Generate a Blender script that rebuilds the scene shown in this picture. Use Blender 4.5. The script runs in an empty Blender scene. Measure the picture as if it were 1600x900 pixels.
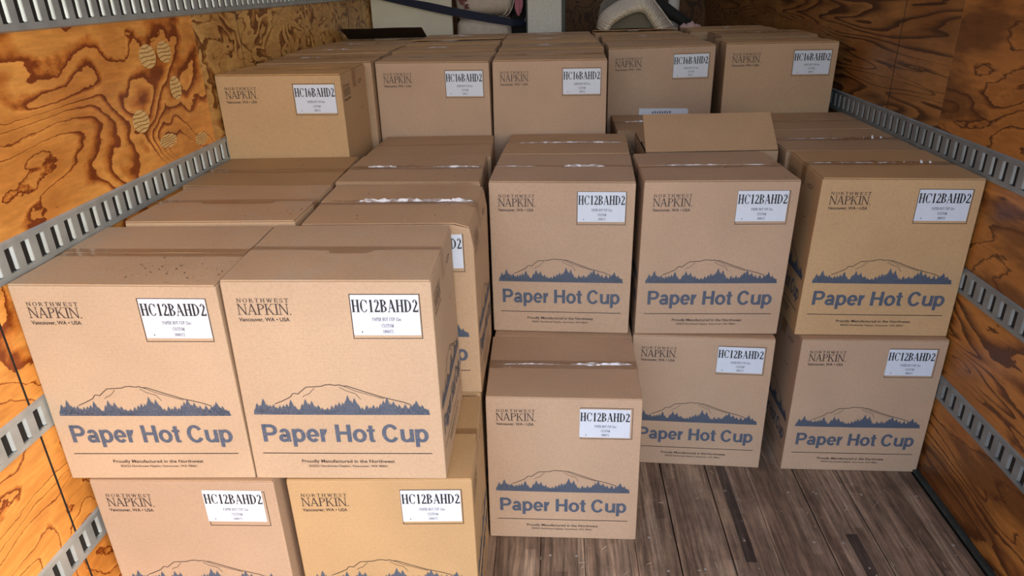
import bpy, bmesh, math, random
from mathutils import Vector, Matrix, noise
random.seed(7)
S = bpy.context.scene
COL = S.collection

# ------------------------------------------------------------------ camera
cam_d = bpy.data.cameras.new('camera'); cam = bpy.data.objects.new('camera', cam_d); COL.objects.link(cam)
RT = Vector((0.99791975, 0.05848568, -0.02712172)); UP = Vector((0.001017, 0.40636474, 0.91371038)); FW = Vector((-0.06446029, 0.91183722, -0.40545992))
m = Matrix((RT, UP, -FW)).transposed().to_4x4(); m.translation = (0, 0, 1.60766)
cam.matrix_world = m
cam_d.sensor_width = 36; cam_d.lens = 1077.106 / 1600 * 36; cam_d.clip_start = .02
S.camera = cam

# ------------------------------------------------------------------ light: daylight through the open rear of the truck and its added translucent roof
W = bpy.data.worlds.new('sky'); S.world = W; W.use_nodes = True
nt = W.node_tree; nt.nodes.clear()
sky = nt.nodes.new('ShaderNodeTexSky'); sky.sky_type = 'NISHITA'; sky.sun_disc = False
sky.sun_elevation = math.radians(42); sky.sun_rotation = math.radians(135); sky.dust_density = 2.2; sky.air_density = 1.2; sky.ozone_density = .6
bg = nt.nodes.new('ShaderNodeBackground'); wo = nt.nodes.new('ShaderNodeOutputWorld')
nt.links.new(sky.outputs[0], bg.inputs[0]); nt.links.new(bg.outputs[0], wo.inputs[0]); bg.inputs[1].default_value = 1.0
S.view_settings.view_transform = 'Standard'; S.view_settings.look = 'None'; S.view_settings.gamma = 1.0
S.view_settings.exposure = -0.47
S.view_settings.use_curve_mapping = False

# ------------------------------------------------------------------ materials
def newmat(name):
    m = bpy.data.materials.new(name); m.use_nodes = True
    n = m.node_tree.nodes; b = n['Principled BSDF']
    return m, m.node_tree, n, b
def N(nt, t, **k):
    x = nt.nodes.new(t)
    for a, v in k.items():
        if a.startswith('i_'):
            key = a[2:]; key = int(key) if key.isdigit() else key.replace('_', ' ')
            x.inputs[key].default_value = v
        else: setattr(x, a, v)
    return x
def L(nt, a, b): nt.links.new(a, b)
def ramp(nt, pts, interp='LINEAR'):
    r = nt.nodes.new('ShaderNodeValToRGB'); r.color_ramp.interpolation = interp
    e = r.color_ramp.elements
    while len(e) < len(pts): e.new(.5)
    for i, (p, c) in enumerate(pts):
        e[i].position = p; e[i].color = (*c, 1) if len(c) == 3 else c
    return r
def mixc(nt, mode, fac, a, b):
    x = nt.nodes.new('ShaderNodeMix'); x.data_type = 'RGBA'; x.blend_type = mode
    for sock, v in ((x.inputs[0], fac), (x.inputs[6], a), (x.inputs[7], b)):
        if hasattr(v, 'is_output') or hasattr(v, 'links'): nt.links.new(v, sock)
        else: sock.default_value = v if not isinstance(v, tuple) else ((*v, 1) if len(v) == 3 else v)
    return x.outputs[2]
def mth(nt, op, a, b=None):
    x = nt.nodes.new('ShaderNodeMath'); x.operation = op
    for s, v in ((x.inputs[0], a), (x.inputs[1], b)):
        if v is None: continue
        if hasattr(v, 'links'): nt.links.new(v, s)
        else: s.default_value = v
    return x.outputs[0]
def objcoord(nt, scale=(1, 1, 1), loc=(0, 0, 0), rot=(0, 0, 0)):
    tc = nt.nodes.new('ShaderNodeTexCoord'); mp = nt.nodes.new('ShaderNodeMapping')
    mp.inputs['Scale'].default_value = scale; mp.inputs['Location'].default_value = loc; mp.inputs['Rotation'].default_value = rot
    nt.links.new(tc.outputs['Object'], mp.inputs[0]); return mp.outputs[0]
def bump(nt, b, h, strength=.2, dist=.002):
    x = nt.nodes.new('ShaderNodeBump'); x.inputs['Strength'].default_value = strength; x.inputs['Distance'].default_value = dist
    nt.links.new(h, x.inputs['Height']); nt.links.new(x.outputs[0], b.inputs['Normal'])
def plain(name, col, rough=.6, metal=0.0, var=.06, sc=40):
    m, t, n, b = newmat(name)
    nz = N(t, 'ShaderNodeTexNoise', i_Scale=sc, i_Detail=4.0); L(t, objcoord(t), nz.inputs['Vector'])
    lo = tuple(c * (1 - var) for c in col); hi = tuple(min(1, c * (1 + var)) for c in col)
    r = ramp(t, [(.3, lo), (.7, hi)]); L(t, nz.outputs[0], r.inputs[0]); L(t, r.outputs[0], b.inputs['Base Color'])
    b.inputs['Roughness'].default_value = rough; b.inputs['Metallic'].default_value = metal
    return m
def kraft(name, dusty=0.0):
    m, t, n, b = newmat(name)
    oi = N(t, 'ShaderNodeObjectInfo'); oc = objcoord(t)
    rnd = mth(t, 'MULTIPLY', oi.outputs['Random'], 30.0)
    ad = N(t, 'ShaderNodeVectorMath', operation='ADD'); L(t, oc, ad.inputs[0]); L(t, rnd, ad.inputs[1])
    big = N(t, 'ShaderNodeTexNoise', i_Scale=4.0, i_Detail=3.0); L(t, ad.outputs[0], big.inputs['Vector'])
    fib = N(t, 'ShaderNodeTexNoise', i_Scale=160.0, i_Detail=3.0, i_Roughness=.7); L(t, ad.outputs[0], fib.inputs['Vector'])
    r1 = ramp(t, [(.3, (.93, .93, .93)), (.7, (1.05, 1.05, 1.05))]); L(t, big.outputs[0], r1.inputs[0])
    r2 = ramp(t, [(.3, (.92, .91, .9)), (.5, (1, 1, 1)), (.72, (1.06, 1.06, 1.06))]); L(t, fib.outputs[0], r2.inputs[0])
    c = mixc(t, 'MULTIPLY', 1.0, oi.outputs['Color'], r1.outputs[0]); c = mixc(t, 'MULTIPLY', 1.0, c, r2.outputs[0])
    # small dark flecks in the paper
    vo = N(t, 'ShaderNodeTexVoronoi', i_Scale=55.0); L(t, ad.outputs[0], vo.inputs['Vector'])
    r3 = ramp(t, [(.035, (1, 1, 1)), (.06, (0, 0, 0))]); L(t, vo.outputs['Distance'], r3.inputs[0])
    sel = mth(t, 'GREATER_THAN', N(t, 'ShaderNodeSeparateColor').outputs[0], .8)
    t.links.new(vo.outputs['Color'], sel.node.inputs[0].links[0].from_node.inputs[0])
    c = mixc(t, 'MIX', mth(t, 'MULTIPLY', r3.outputs[0], mth(t, 'MULTIPLY', sel, .45)), c, (.10, .06, .035))
    if dusty:
        ds = N(t, 'ShaderNodeTexNoise', i_Scale=7.0, i_Detail=6.0, i_Roughness=.75); L(t, ad.outputs[0], ds.inputs['Vector'])
        r4 = ramp(t, [(.5, (0, 0, 0)), (.75, (1, 1, 1))]); L(t, ds.outputs[0], r4.inputs[0])
        c = mixc(t, 'MIX', mth(t, 'MULTIPLY', r4.outputs[0], dusty), c, (.42, .36, .29))
    L(t, c, b.inputs['Base Color']); b.inputs['Roughness'].default_value = .62; b.inputs['Specular IOR Level'].default_value = .35
    # faint corrugation
    wv = N(t, 'ShaderNodeTexWave', i_Scale=38.0, i_Distortion=.6, i_Detail=1.0); wv.bands_direction = 'Z'; L(t, oc, wv.inputs['Vector'])
    hh = mth(t, 'ADD', mth(t, 'MULTIPLY', wv.outputs[1], .25), mth(t, 'ADD', mth(t, 'MULTIPLY', big.outputs[0], 2.0), mth(t, 'MULTIPLY', fib.outputs[0], .5)))
    bump(t, b, hh, .22, .0012)
    return m
def plywood(name, lo, mid, hi, scale, stretch, bands, rough=.35, seed=0.0, scratch=.5, jag=.3, line=.12, uneven_shade=0.0, slant=0.0):
    m, t, n, b = newmat(name)
    v = objcoord(t, (1, stretch, 1), (seed, seed * 1.7, seed * .6), (slant, 0, 0))
    wn = N(t, 'ShaderNodeTexNoise', i_Scale=scale * 11, i_Detail=6.0, i_Roughness=.62); L(t, v, wn.inputs['Vector'])
    big = N(t, 'ShaderNodeTexNoise', i_Scale=scale, i_Detail=2.6, i_Roughness=.5, i_Distortion=.5); L(t, v, big.inputs['Vector'])
    h = mth(t, 'ADD', mth(t, 'MULTIPLY', big.outputs[0], bands), mth(t, 'MULTIPLY', wn.outputs[0], jag * 2))
    f = mth(t, 'FRACT', h)
    # a growth ring: crisp dark edge that fades to the pale early wood; its breadth wanders
    wv = N(t, 'ShaderNodeTexNoise', i_Scale=scale * 1.3, i_Detail=1.0); L(t, objcoord(t, (1, stretch, 1), (7, seed, 1)), wv.inputs['Vector'])
    wr = ramp(t, [(.42, (.35, .35, .35)), (.62, (1.9, 1.9, 1.9))]); L(t, wv.outputs[0], wr.inputs[0])
    f2 = mth(t, 'DIVIDE', f, wr.outputs[0])
    r = ramp(t, [(0, lo), (line * .7, lo), (line * 1.5, mid), (line * 2.6, hi), (1, tuple(.35 * a + .65 * c for a, c in zip(mid, hi)))]); L(t, f2, r.inputs[0])
    dn = N(t, 'ShaderNodeTexNoise', i_Scale=2.6, i_Detail=5.0, i_Roughness=.6); L(t, objcoord(t, (1, .7, 1), loc=(seed, 3, 0)), dn.inputs['Vector'])
    r5 = ramp(t, [(.35, (.74, .64, .55)), (.5, (1, 1, 1)), (.68, (1.14, 1.16, 1.2))]); L(t, dn.outputs[0], r5.inputs[0])
    c = mixc(t, 'MULTIPLY', 1.0, r.outputs[0], r5.outputs[0])
    if uneven_shade:
        sm = N(t, 'ShaderNodeTexNoise', i_Scale=3.4, i_Detail=5.0, i_Roughness=.6); L(t, objcoord(t, (1, .35, 1.5), loc=(seed, 1, 5)), sm.inputs['Vector'])
        r8 = ramp(t, [(.52, (0, 0, 0)), (.60, (1, 1, 1))]); L(t, sm.outputs[0], r8.inputs[0])
        c = mixc(t, 'MIX', mth(t, 'MULTIPLY', r8.outputs[0], uneven_shade), c, lo)
    fb = N(t, 'ShaderNodeTexNoise', i_Scale=60.0, i_Detail=4.0, i_Roughness=.65); L(t, objcoord(t, (1, .18, 1)), fb.inputs['Vector'])
    r6 = ramp(t, [(.35, (.84, .82, .78)), (.65, (1.1, 1.1, 1.1))]); L(t, fb.outputs[0], r6.inputs[0])
    c = mixc(t, 'MULTIPLY', 1.0, c, r6.outputs[0])
    # scuffs and fine scratches in the varnish
    sc = N(t, 'ShaderNodeTexNoise', i_Scale=34.0, i_Detail=8.0, i_Roughness=.8, i_Distortion=1.6); L(t, objcoord(t, (1, 1.5, .55), (5, 1, 2), (.35, 0, 0)), sc.inputs['Vector'])
    r7 = ramp(t, [(.61, (0, 0, 0)), (.69, (1, 1, 1))]); L(t, sc.outputs[0], r7.inputs[0])
    c = mixc(t, 'MIX', mth(t, 'MULTIPLY', r7.outputs[0], scratch), c, tuple(min(1, x * 1.35 + .05) for x in hi))
    L(t, c, b.inputs['Base Color']); b.inputs['Roughness'].default_value = rough; b.inputs['Specular IOR Level'].default_value = .4
    bump(t, b, mth(t, 'ADD', f, fb.outputs[0]), .25, .0008)
    return m
def floorwood(name, a, c2, c3, spread=.5):
    m, t, n, b = newmat(name)
    oi = N(t, 'ShaderNodeObjectInfo'); v = objcoord(t)
    sp = N(t, 'ShaderNodeSeparateXYZ'); L(t, v, sp.inputs[0])
    lam = mth(t, 'FLOOR', mth(t, 'MULTIPLY', sp.outputs[0], 31.0))
    wn = N(t, 'ShaderNodeTexWhiteNoise', noise_dimensions='2D')
    cb = N(t, 'ShaderNodeCombineXYZ'); L(t, lam, cb.inputs[0]); L(t, mth(t, 'FLOOR', mth(t, 'ADD', mth(t, 'MULTIPLY', sp.outputs[1], 1.3), mth(t, 'MULTIPLY', lam, .37))), cb.inputs[1]); L(t, cb.outputs[0], wn.inputs[0])
    r0 = ramp(t, [(0, a), (.5, c2), (1, c3)]); L(t, wn.outputs[0], r0.inputs[0])
    g = N(t, 'ShaderNodeTexNoise', i_Scale=70.0, i_Detail=6.0, i_Roughness=.7, i_Distortion=.25); L(t, objcoord(t, (1, .06, 1)), g.inputs['Vector'])
    r1 = ramp(t, [(.34, (.42, .39, .37)), (.5, (.95, .93, .9)), (.66, (1.7, 1.62, 1.52))]); L(t, g.outputs[0], r1.inputs[0])
    c = mixc(t, 'MULTIPLY', 1.0, r0.outputs[0], r1.outputs[0])
    d = N(t, 'ShaderNodeTexNoise', i_Scale=6.0, i_Detail=6.0, i_Roughness=.7); L(t, v, d.inputs['Vector'])
    r2 = ramp(t, [(.3, (.6, .56, .55)), (.7, (1.2, 1.18, 1.16))]); L(t, d.outputs[0], r2.inputs[0])
    c = mixc(t, 'MULTIPLY', 1.0, c, r2.outputs[0])
    s = N(t, 'ShaderNodeTexNoise', i_Scale=22.0, i_Detail=8.0, i_Roughness=.85, i_Distortion=2.0); L(t, objcoord(t, (2.5, .7, 1), (0, 0, 0), (0, 0, .8)), s.inputs['Vector'])
    r3 = ramp(t, [(.6, (0, 0, 0)), (.74, (1, 1, 1))]); L(t, s.outputs[0], r3.inputs[0])
    c = mixc(t, 'MIX', mth(t, 'MULTIPLY', r3.outputs[0], .35), c, (.34, .29, .25))
    L(t, c, b.inputs['Base Color']); b.inputs['Roughness'].default_value = .68
    bump(t, b, mth(t, 'ADD', g.outputs[0], mth(t, 'MULTIPLY', wn.outputs[0], .5)), .5, .002)
    return m
def ink(name, col, worn):
    m, t, n, b = newmat(name)
    nz = N(t, 'ShaderNodeTexNoise', i_Scale=420.0, i_Detail=2.0); L(t, objcoord(t), nz.inputs['Vector'])
    r = ramp(t, [(.55, col), (.72, worn)]); L(t, nz.outputs[0], r.inputs[0]); L(t, r.outputs[0], b.inputs['Base Color']); b.inputs['Roughness'].default_value = .6
    return m
def tape_mat(name, tint, gloss, wr, wscale=(1, 1, 1)):
    m, t, n, b = newmat(name)
    n.remove(b); out = n['Material Output']
    tr = N(t, 'ShaderNodeBsdfTransparent'); tr.inputs[0].default_value = (*tint, 1)
    gl = N(t, 'ShaderNodeBsdfGlossy'); gl.inputs['Roughness'].default_value = .16; gl.inputs[0].default_value = (1, 1, 1, 1)
    fr = N(t, 'ShaderNodeFresnel', i_IOR=1.5)
    nz = N(t, 'ShaderNodeTexNoise', i_Scale=30.0, i_Detail=5.0, i_Distortion=.8); L(t, objcoord(t, wscale), nz.inputs['Vector'])
    bp = N(t, 'ShaderNodeBump', i_Strength=wr, i_Distance=.004); L(t, nz.outputs[0], bp.inputs['Height'])
    L(t, bp.outputs[0], gl.inputs['Normal']); L(t, bp.outputs[0], fr.inputs['Normal'])
    mx = N(t, 'ShaderNodeMixShader'); L(t, mth(t, 'MINIMUM', mth(t, 'ADD', mth(t, 'MULTIPLY', fr.outputs[0], .45), gloss), 1.0), mx.inputs[0]); L(t, tr.outputs[0], mx.inputs[1]); L(t, gl.outputs[0], mx.inputs[2])
    L(t, mx.outputs[0], out.inputs[0])
    return m

M = {}
M['kraft'] = kraft('kraft_board'); M['kraft_dusty'] = kraft('dusty_kraft_board', .5)
M['kraft_inner'] = plain('kraft_liner', (.30, .19, .11), .8)
M['ink_brown'] = ink('brown_ink', (.04, .025, .024), (.09, .055, .045))
M['ink_blue'] = ink('blue_ink', (.062, .085, .135), (.2, .17, .15))
M['ink_black'] = plain('label_black', (.012, .012, .015), .5)
M['ink_grey'] = plain('label_grey', (.10, .10, .13), .6)
M['label'] = plain('white_label_paper', (.62, .67, .77), .45, 0, .02)
M['tape'] = tape_mat('clear_tape', (.955, .92, .875), .0, .35)
M['tape_wrinkled'] = tape_mat('wrinkled_tape', (.96, .93, .90), .06, 1.0, (.6, 2.5, 2.5))
M['tape_crease'] = tape_mat('puckered_glint_tape', (.97, .95, .93), .45, 1.0)
_t = M['tape_crease'].node_tree; _o = _t.nodes['Material Output']; _p = _o.inputs[0].links[0].from_socket; _d = _t.nodes.new('ShaderNodeBsdfDiffuse'); _d.inputs[0].default_value = (.85, .86, .92, 1)
_m = _t.nodes.new('ShaderNodeMixShader'); _n = _t.nodes.new('ShaderNodeTexNoise'); _n.inputs['Scale'].default_value = 70; _r = ramp(_t, [(.42, (0, 0, 0)), (.58, (.8, .8, .8))]); _t.links.new(objcoord(_t, (.5, 1, 1)), _n.inputs['Vector']); _t.links.new(_n.outputs[0], _r.inputs[0]); _t.links.new(_r.outputs[0], _m.inputs[0])
_t.links.new(_p, _m.inputs[1]); _t.links.new(_d.outputs[0], _m.inputs[2]); _t.links.new(_m.outputs[0], _o.inputs[0])  # white mixed in as painted glints on the creases
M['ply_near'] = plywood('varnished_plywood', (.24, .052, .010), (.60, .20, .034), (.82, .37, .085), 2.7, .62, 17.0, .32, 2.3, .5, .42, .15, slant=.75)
M['ply_curly'] = plywood('curly_plywood', (.22, .08, .018), (.50, .24, .062), (.74, .45, .15), 8.5, .6, 7.0, .42, 4.0, .12, .2, .16)
M['ply_right'] = plywood('shaded_varnished_plywood', (.09, .030, .009), (.26, .095, .022), (.42, .175, .04), 3.6, .24, 15.0, .34, 9.0, .6, .45, .17, uneven_shade=.7, slant=.12)  # shade of the right wall put into a darker plywood colour
M['ply_right_far'] = plywood('fine_striped_plywood', (.085, .032, .011), (.25, .11, .03), (.36, .165, .048), 4.5, .085, 24.0, .4, 13.0, .15, .22, .17, uneven_shade=.25)  # also darkened, the right wall's shade is in the colour
M['ply_back'] = plywood('bulkhead_plywood', (.06, .025, .01), (.14, .062, .024), (.18, .085, .033), 4.0, 1.0, 9.0, .5, 17.0, .05)
M['patch'] = plain('patch_veneer', (.78, .52, .20), .4, 0, .12, 90)
M['patch_line'] = plain('patch_grain', (.30, .11, .03), .45)
M['gap'] = plain('dark_joint', (.02, .012, .01), .9)
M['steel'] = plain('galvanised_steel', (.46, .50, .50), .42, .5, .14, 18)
M['steel_shaded'] = plain('shaded_galvanised_steel', (.24, .27, .28), .45, .4, .16, 18)  # same steel as the left rails, wall shade put into its colour
M['slot_dark'] = plain('slot_shade_black', (.015, .013, .012), .9)
M['floor'] = floorwood('worn_laminated_oak', (.155, .102, .070), (.235, .165, .115), (.34, .255, .185))
M['floor_dark'] = floorwood('dark_patch_oak', (.05, .035, .028), (.06, .042, .033), (.075, .055, .043))
M['screw'] = plain('worn_screw_steel', (.36, .34, .31), .45, .3)
M['kick'] = plain('dark_green_grey_steel', (.035, .045, .043), .5, .3, .3, 25)
M['added_roof'] = plain('added_translucent_roof', (.75, .76, .74), .5)
_b = M['added_roof'].node_tree.nodes['Principled BSDF']; _b.inputs['Transmission Weight'].default_value = 0
_t = M['added_roof'].node_tree; _tl = _t.nodes.new('ShaderNodeBsdfTranslucent'); _tl.inputs[0].default_value = (.8, .8, .78, 1); _mx = _t.nodes.new('ShaderNodeMixShader'); _mx.inputs[0].default_value = .08
_t.links.new(_b.outputs[0], _mx.inputs[1]); _t.links.new(_tl.outputs[0], _mx.inputs[2]); _t.links.new(_mx.outputs[0], _t.nodes['Material Output'].inputs[0])  # translucency added to the unseen roof to brighten carton tops and the rear
M['asphalt'] = plain('pale_concrete_yard', (.42, .41, .39), .9, 0, .12, 6)
M['panel'] = plain('off_white_panel', (.80, .77, .66), .55, 0, .05, 5)
M['board'] = plain('speckled_white_board', (.80, .81, .77), .7, 0, .12, 120)
M['frame'] = plain('dark_grey_frame', (.05, .055, .055), .5)
M['navy'] = plain('navy_webbing', (.012, .017, .05), .75, 0, .2, 200)
M['black'] = plain('black_fabric', (.012, .012, .014), .8)
M['beige'] = plain('beige_upholstery', (.70, .62, .55), .8, 0, .08, 30)
M['piping'] = plain('pale_piping', (.62, .58, .50), .7)
M['rose'] = plain('dusky_rose_print', (.25, .09, .10), .8)
M['pink'] = plain('pink_cloth', (.52, .20, .28), .8)
M['blush'] = plain('blush_blanket', (.52, .36, .36), .85)
M['hood'] = plain('ruched_beige_cotton', (.72, .66, .55), .85, 0, .08, 60)
M['slate'] = plain('grey_olive_fabric', (.20, .185, .145), .85)
M['greycloth'] = plain('mid_grey_cloth', (.20, .185, .17), .85)
M['whitepipe'] = plain('white_tube', (.6, .6, .58), .4)
M['debris'] = plain('dark_wood_crumbs', (.06, .035, .02), .8)
M['debris_pale'] = plain('pale_wood_shavings', (.62, .52, .38), .8)

# ------------------------------------------------------------------ helpers
def obj(name, verts, faces, mat, parent=None, smooth=False, mats=None, fm=None):
    me = bpy.data.meshes.new(name); me.from_pydata([tuple(v) for v in verts], [], faces)
    if mats:
        for q in mats: me.materials.append(q)
    else: me.materials.append(mat)
    if fm: me.polygons.foreach_set('material_index', fm)
    if smooth: me.polygons.foreach_set('use_smooth', [True] * len(me.polygons))
    me.update()
    o = bpy.data.objects.new(name, me); COL.objects.link(o); o.parent = parent
    return o
def tag(o, label=None, cat=None, group=None, kind=None):
    if label: o['label'] = label
    if cat: o['category'] = cat
    if group: o['group'] = group
    if kind: o['kind'] = kind
    return o
def empty(name, loc=(0, 0, 0), rz=0, **k):
    o = bpy.data.objects.new(name, None); o.empty_display_size = .05; COL.objects.link(o)
    o.location = loc; o.rotation_euler = (0, 0, rz); return tag(o, **k)
class MB:
    def __init__(s): s.v = []; s.f = []; s.m = []
    def box(s, a, b, mi=0):
        i = len(s.v); x0, y0, z0 = a; x1, y1, z1 = b
        s.v += [(x0, y0, z0), (x1, y0, z0), (x1, y1, z0), (x0, y1, z0), (x0, y0, z1), (x1, y0, z1), (x1, y1, z1), (x0, y1, z1)]
        for q in ((0, 3, 2, 1), (4, 5, 6, 7), (0, 1, 5, 4), (1, 2, 6, 5), (2, 3, 7, 6), (3, 0, 4, 7)): s.f.append(tuple(i + k for k in q)); s.m.append(mi)
    def quad(s, *p, mi=0):
        i = len(s.v); s.v += [tuple(q) for q in p]; s.f.append(tuple(range(i, i + len(p)))); s.m.append(mi)
    def tube(s, pts, r, n=8, mi=0):
        pts = [Vector(p) for p in pts]; i0 = len(s.v); m = len(pts)
        for k, p in enumerate(pts):
            d = (pts[min(k + 1, m - 1)] - pts[max(k - 1, 0)]).normalized(); a = d.orthogonal().normalized() if k == 0 else (a - d * a.dot(d)).normalized(); bb = d.cross(a)
            rr = r[k] if isinstance(r, (list, tuple)) else r
            for j in range(n):
                t = 2 * math.pi * j / n; s.v.append(tuple(p + (a * math.cos(t) + bb * math.sin(t)) * rr))
        for k in range(m - 1):
            for j in range(n):
                s.f.append((i0 + k * n + j, i0 + k * n + (j + 1) % n, i0 + (k + 1) * n + (j + 1) % n, i0 + (k + 1) * n + j)); s.m.append(mi)
        s.f.append(tuple(i0 + j for j in range(n))[::-1]); s.m.append(mi); s.f.append(tuple(i0 + (m - 1) * n + j for j in range(n))); s.m.append(mi)
    def grid(s, fn, nu, nv, mi=0, closed=False):
        i = len(s.v)
        for a in range(nu + 1):
            for b in range(nv + 1): s.v.append(tuple(fn(a / nu, b / nv)))
        for a in range(nu):
            for b in range(nv): s.f.append((i + a * (nv + 1) + b, i + (a + 1) * (nv + 1) + b, i + (a + 1) * (nv + 1) + b + 1, i + a * (nv + 1) + b + 1)); s.m.append(mi)
    def build(s, name, mat, parent=None, smooth=False):
        if isinstance(mat, list): return obj(name, s.v, s.f, None, parent, smooth, mats=mat, fm=s.m)
        return obj(name, s.v, s.f, mat, parent, smooth)
def bevel(o, w, seg=2, ang=35):
    md = o.modifiers.new('bevel', 'BEVEL'); md.width = w; md.segments = seg; md.limit_method = 'ANGLE'; md.angle_limit = math.radians(ang); return o
def shade_auto(o):
    o.data.polygons.foreach_set('use_smooth', [True] * len(o.data.polygons))
    md = o.modifiers.new('normals', 'WEIGHTED_NORMAL'); md.keep_sharp = True; return o

# ------------------------------------------------------------------ the truck body
WL, WR = -1.194, 1.264          # plywood faces
RL, RR = -1.187, 1.2575         # tie-down rail faces
Y0, Y1, ZC = -.3, 6.4, 2.45
def mb_box(name, a, b, mat, parent=None, bv=0, **k):
    q = MB(); q.box(a, b); o = q.build(name, mat, parent)
    if bv: bevel(o, bv)
    tag(o, **k); return o
wl = mb_box('wall_left', (WL - .06, Y0, -.02), (WL - .012, Y1, ZC), M['gap'], kind='structure')
wr = mb_box('wall_right', (WR + .012, Y0, -.02), (WR + .06, Y1, ZC), M['gap'], kind='structure')
wb = mb_box('wall_back', (WL - .06, Y1 + .012, -.02), (WR + .06, Y1 + .06, ZC), M['gap'], kind='structure')
q = MB(); q.quad((WL - .06, Y0, ZC), (WL - .06, Y1 + .06, ZC), (WR + .06, Y1 + .06, ZC), (WR + .06, Y0, ZC)); tag(q.build('added_unseen_roof', M['added_roof']), kind='structure')
mb_box('ground', (-30, -30, -1.25), (30, 30, -1.15), M['asphalt'], kind='structure')
def sheets(wall, side, breaks):
    for (y0, y1, g0, g1, mat) in breaks:
        a = (WL - .012, y0 + g0, 0) if side < 0 else (WR, y0 + g0, 0)
        b = (WL, y1 - g1, ZC - .01) if side < 0 else (WR + .012, y1 - g1, ZC - .01)
        o = mb_box('plywood_panel', a, b, M[mat], wall, .0004)
sheets(wl, -1, [(Y0, 1.2545, 0, .0035, 'ply_near'), (1.2545, 2.357, .0035, .0002, 'ply_near'), (2.357, 2.7035, .0002, .0035, 'ply_curly'), (2.7035, 4.084, .0035, .0015, 'ply_curly'), (4.084, Y1, .0015, 0, 'ply_curly')])
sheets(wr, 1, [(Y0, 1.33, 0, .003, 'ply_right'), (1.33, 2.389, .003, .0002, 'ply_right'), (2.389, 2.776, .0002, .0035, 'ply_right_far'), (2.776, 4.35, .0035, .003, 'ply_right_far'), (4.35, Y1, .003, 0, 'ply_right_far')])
for (x0, x1) in ((WL, .02), (.023, WR)):
    mb_box('plywood_panel', (x0, Y1, 0), (x1, Y1 + .012, ZC - .01), M['ply_back'], wb, .0015)
for wall, X, ys_ in ((wl, WL, ((1.2545, .0035), (2.7035, .003), (4.084, .0015))), (wr, WR, ((1.33, .003), (2.776, .0035), (4.35, .003)))):
    s = -1 if X < 0 else 1
    for y, g in ys_: mb_box('joint_strip', (min(X + s * .001, X + s * .010), y - g, 0), (max(X + s * .001, X + s * .010), y + g, ZC - .02), M['gap'], wall)
# lens-shaped veneer patches let into the near left sheet
for (y, z, ry, rz, a) in ((2.051, 1.438, .044, .034, .3), (2.146, 1.442, .040, .032, .2), (2.168, 1.333, .034, .036, .25), (1.942, 1.270, .042, .032, .15), (2.06, 1.19, .05, .02, .3), (2.262, 1.155, .042, .02, .25)):
    q = MB(); n = 20
    ring = [(WL + .0012, y + ry * math.cos(2 * math.pi * k / n), z + rz * math.sin(2 * math.pi * k / n)) for k in range(n)]
    q.quad(*ring, mi=0)
    for j in range(-2, 3):
        h = j * rz * .36; s_ = math.sqrt(max(0, 1 - (h / rz) ** 2)) * ry * .96
        p = [(y - s_ + 2 * s_ * k / 8, z + h + .0016 * math.sin(k * .8 + j) + a * .02 * (k / 8 - .5)) for k in range(9)]
        for k in range(8): q.quad((WL + .0017, p[k][0], p[k][1] - .0011), (WL + .0017, p[k + 1][0], p[k + 1][1] - .0011), (WL + .0017, p[k + 1][0], p[k + 1][1] + .0011), (WL + .0017, p[k][0], p[k][1] + .0011), mi=1)
    q.build('veneer_patch', [M['patch'], M['patch_line']], wl)

# floor
fl = mb_box('floor', (WL - .06, Y0 - .25, -.12), (WR + .06, Y1 + .06, -.022), M['gap'], kind='structure')
xs = [-1.192, -1.055, -.905, -.757, -.61, -.463, -.323, -.188, -.050, .085, .243, .371, .530, .668, .833, .985, 1.125, 1.240]
wide = {.371, .530, .833, .985}
for a, b in zip(xs, xs[1:]):
    ga = .0022 if a in wide else .0009; gb = .0022 if b in wide else .0009
    dz = random.uniform(-.0012, 0)
    mb_box('floor_plank', (a + ga, Y0 - .25, -.022), (b - gb, Y1, dz), M['floor'], fl, .0012)
for (x0, x1, y0, y1) in ((.568, .600, 1.592, 2.09), (.903, .937, 1.30, 1.716)):
    mb_box('dark_wood_strip', (x0, y0, -.01), (x1, y1, .0006), M['floor_dark'], fl)
def disc(q, c, r, h, n=12):
    x, y, z = c; i = len(q.v)
    q.v += [(x + r * math.cos(2 * math.pi * k / n), y + r * math.sin(2 * math.pi * k / n), z) for k in range(n)]
    q.v += [(x + r * .75 * math.cos(2 * math.pi * k / n), y + r * .75 * math.sin(2 * math.pi * k / n), z + h) for k in range(n)]
    for k in range(n): q.f.append((i + k, i + (k + 1) % n, i + n + (k + 1) % n, i + n + k)); q.m.append(0)
    q.f.append(tuple(i + n + k for k in range(n))); q.m.append(0)
for (x, y) in ((.492, 1.906), (.574, 1.908), (.289, 1.683), (.582, 1.678), (.785, 1.907), (.875, 1.903), (1.023, 1.901), (1.201, 1.899), (.794, 1.679), (.881, 1.679), (.920, 1.579), (1.209, 1.679), (-.02, 1.60), (.06, 1.60), (.33, 1.55), (.44, 1.56), (1.08, 1.45), (.70, 1.45)):
    q = MB(); disc(q, (x, y, 0), .0043, .0010); q.build('screw_head', M['screw'], fl)
mb_box('baseboard_right', (1.243, Y0 - .2, 0), (WR - .0005, Y1, .012), M['kick'], kind='structure', bv=.003)
mb_box('baseboard_left', (WL + .0005, Y0 - .2, 0), (WL + .006, Y1, .012), M['kick'], kind='structure', bv=.002)
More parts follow.
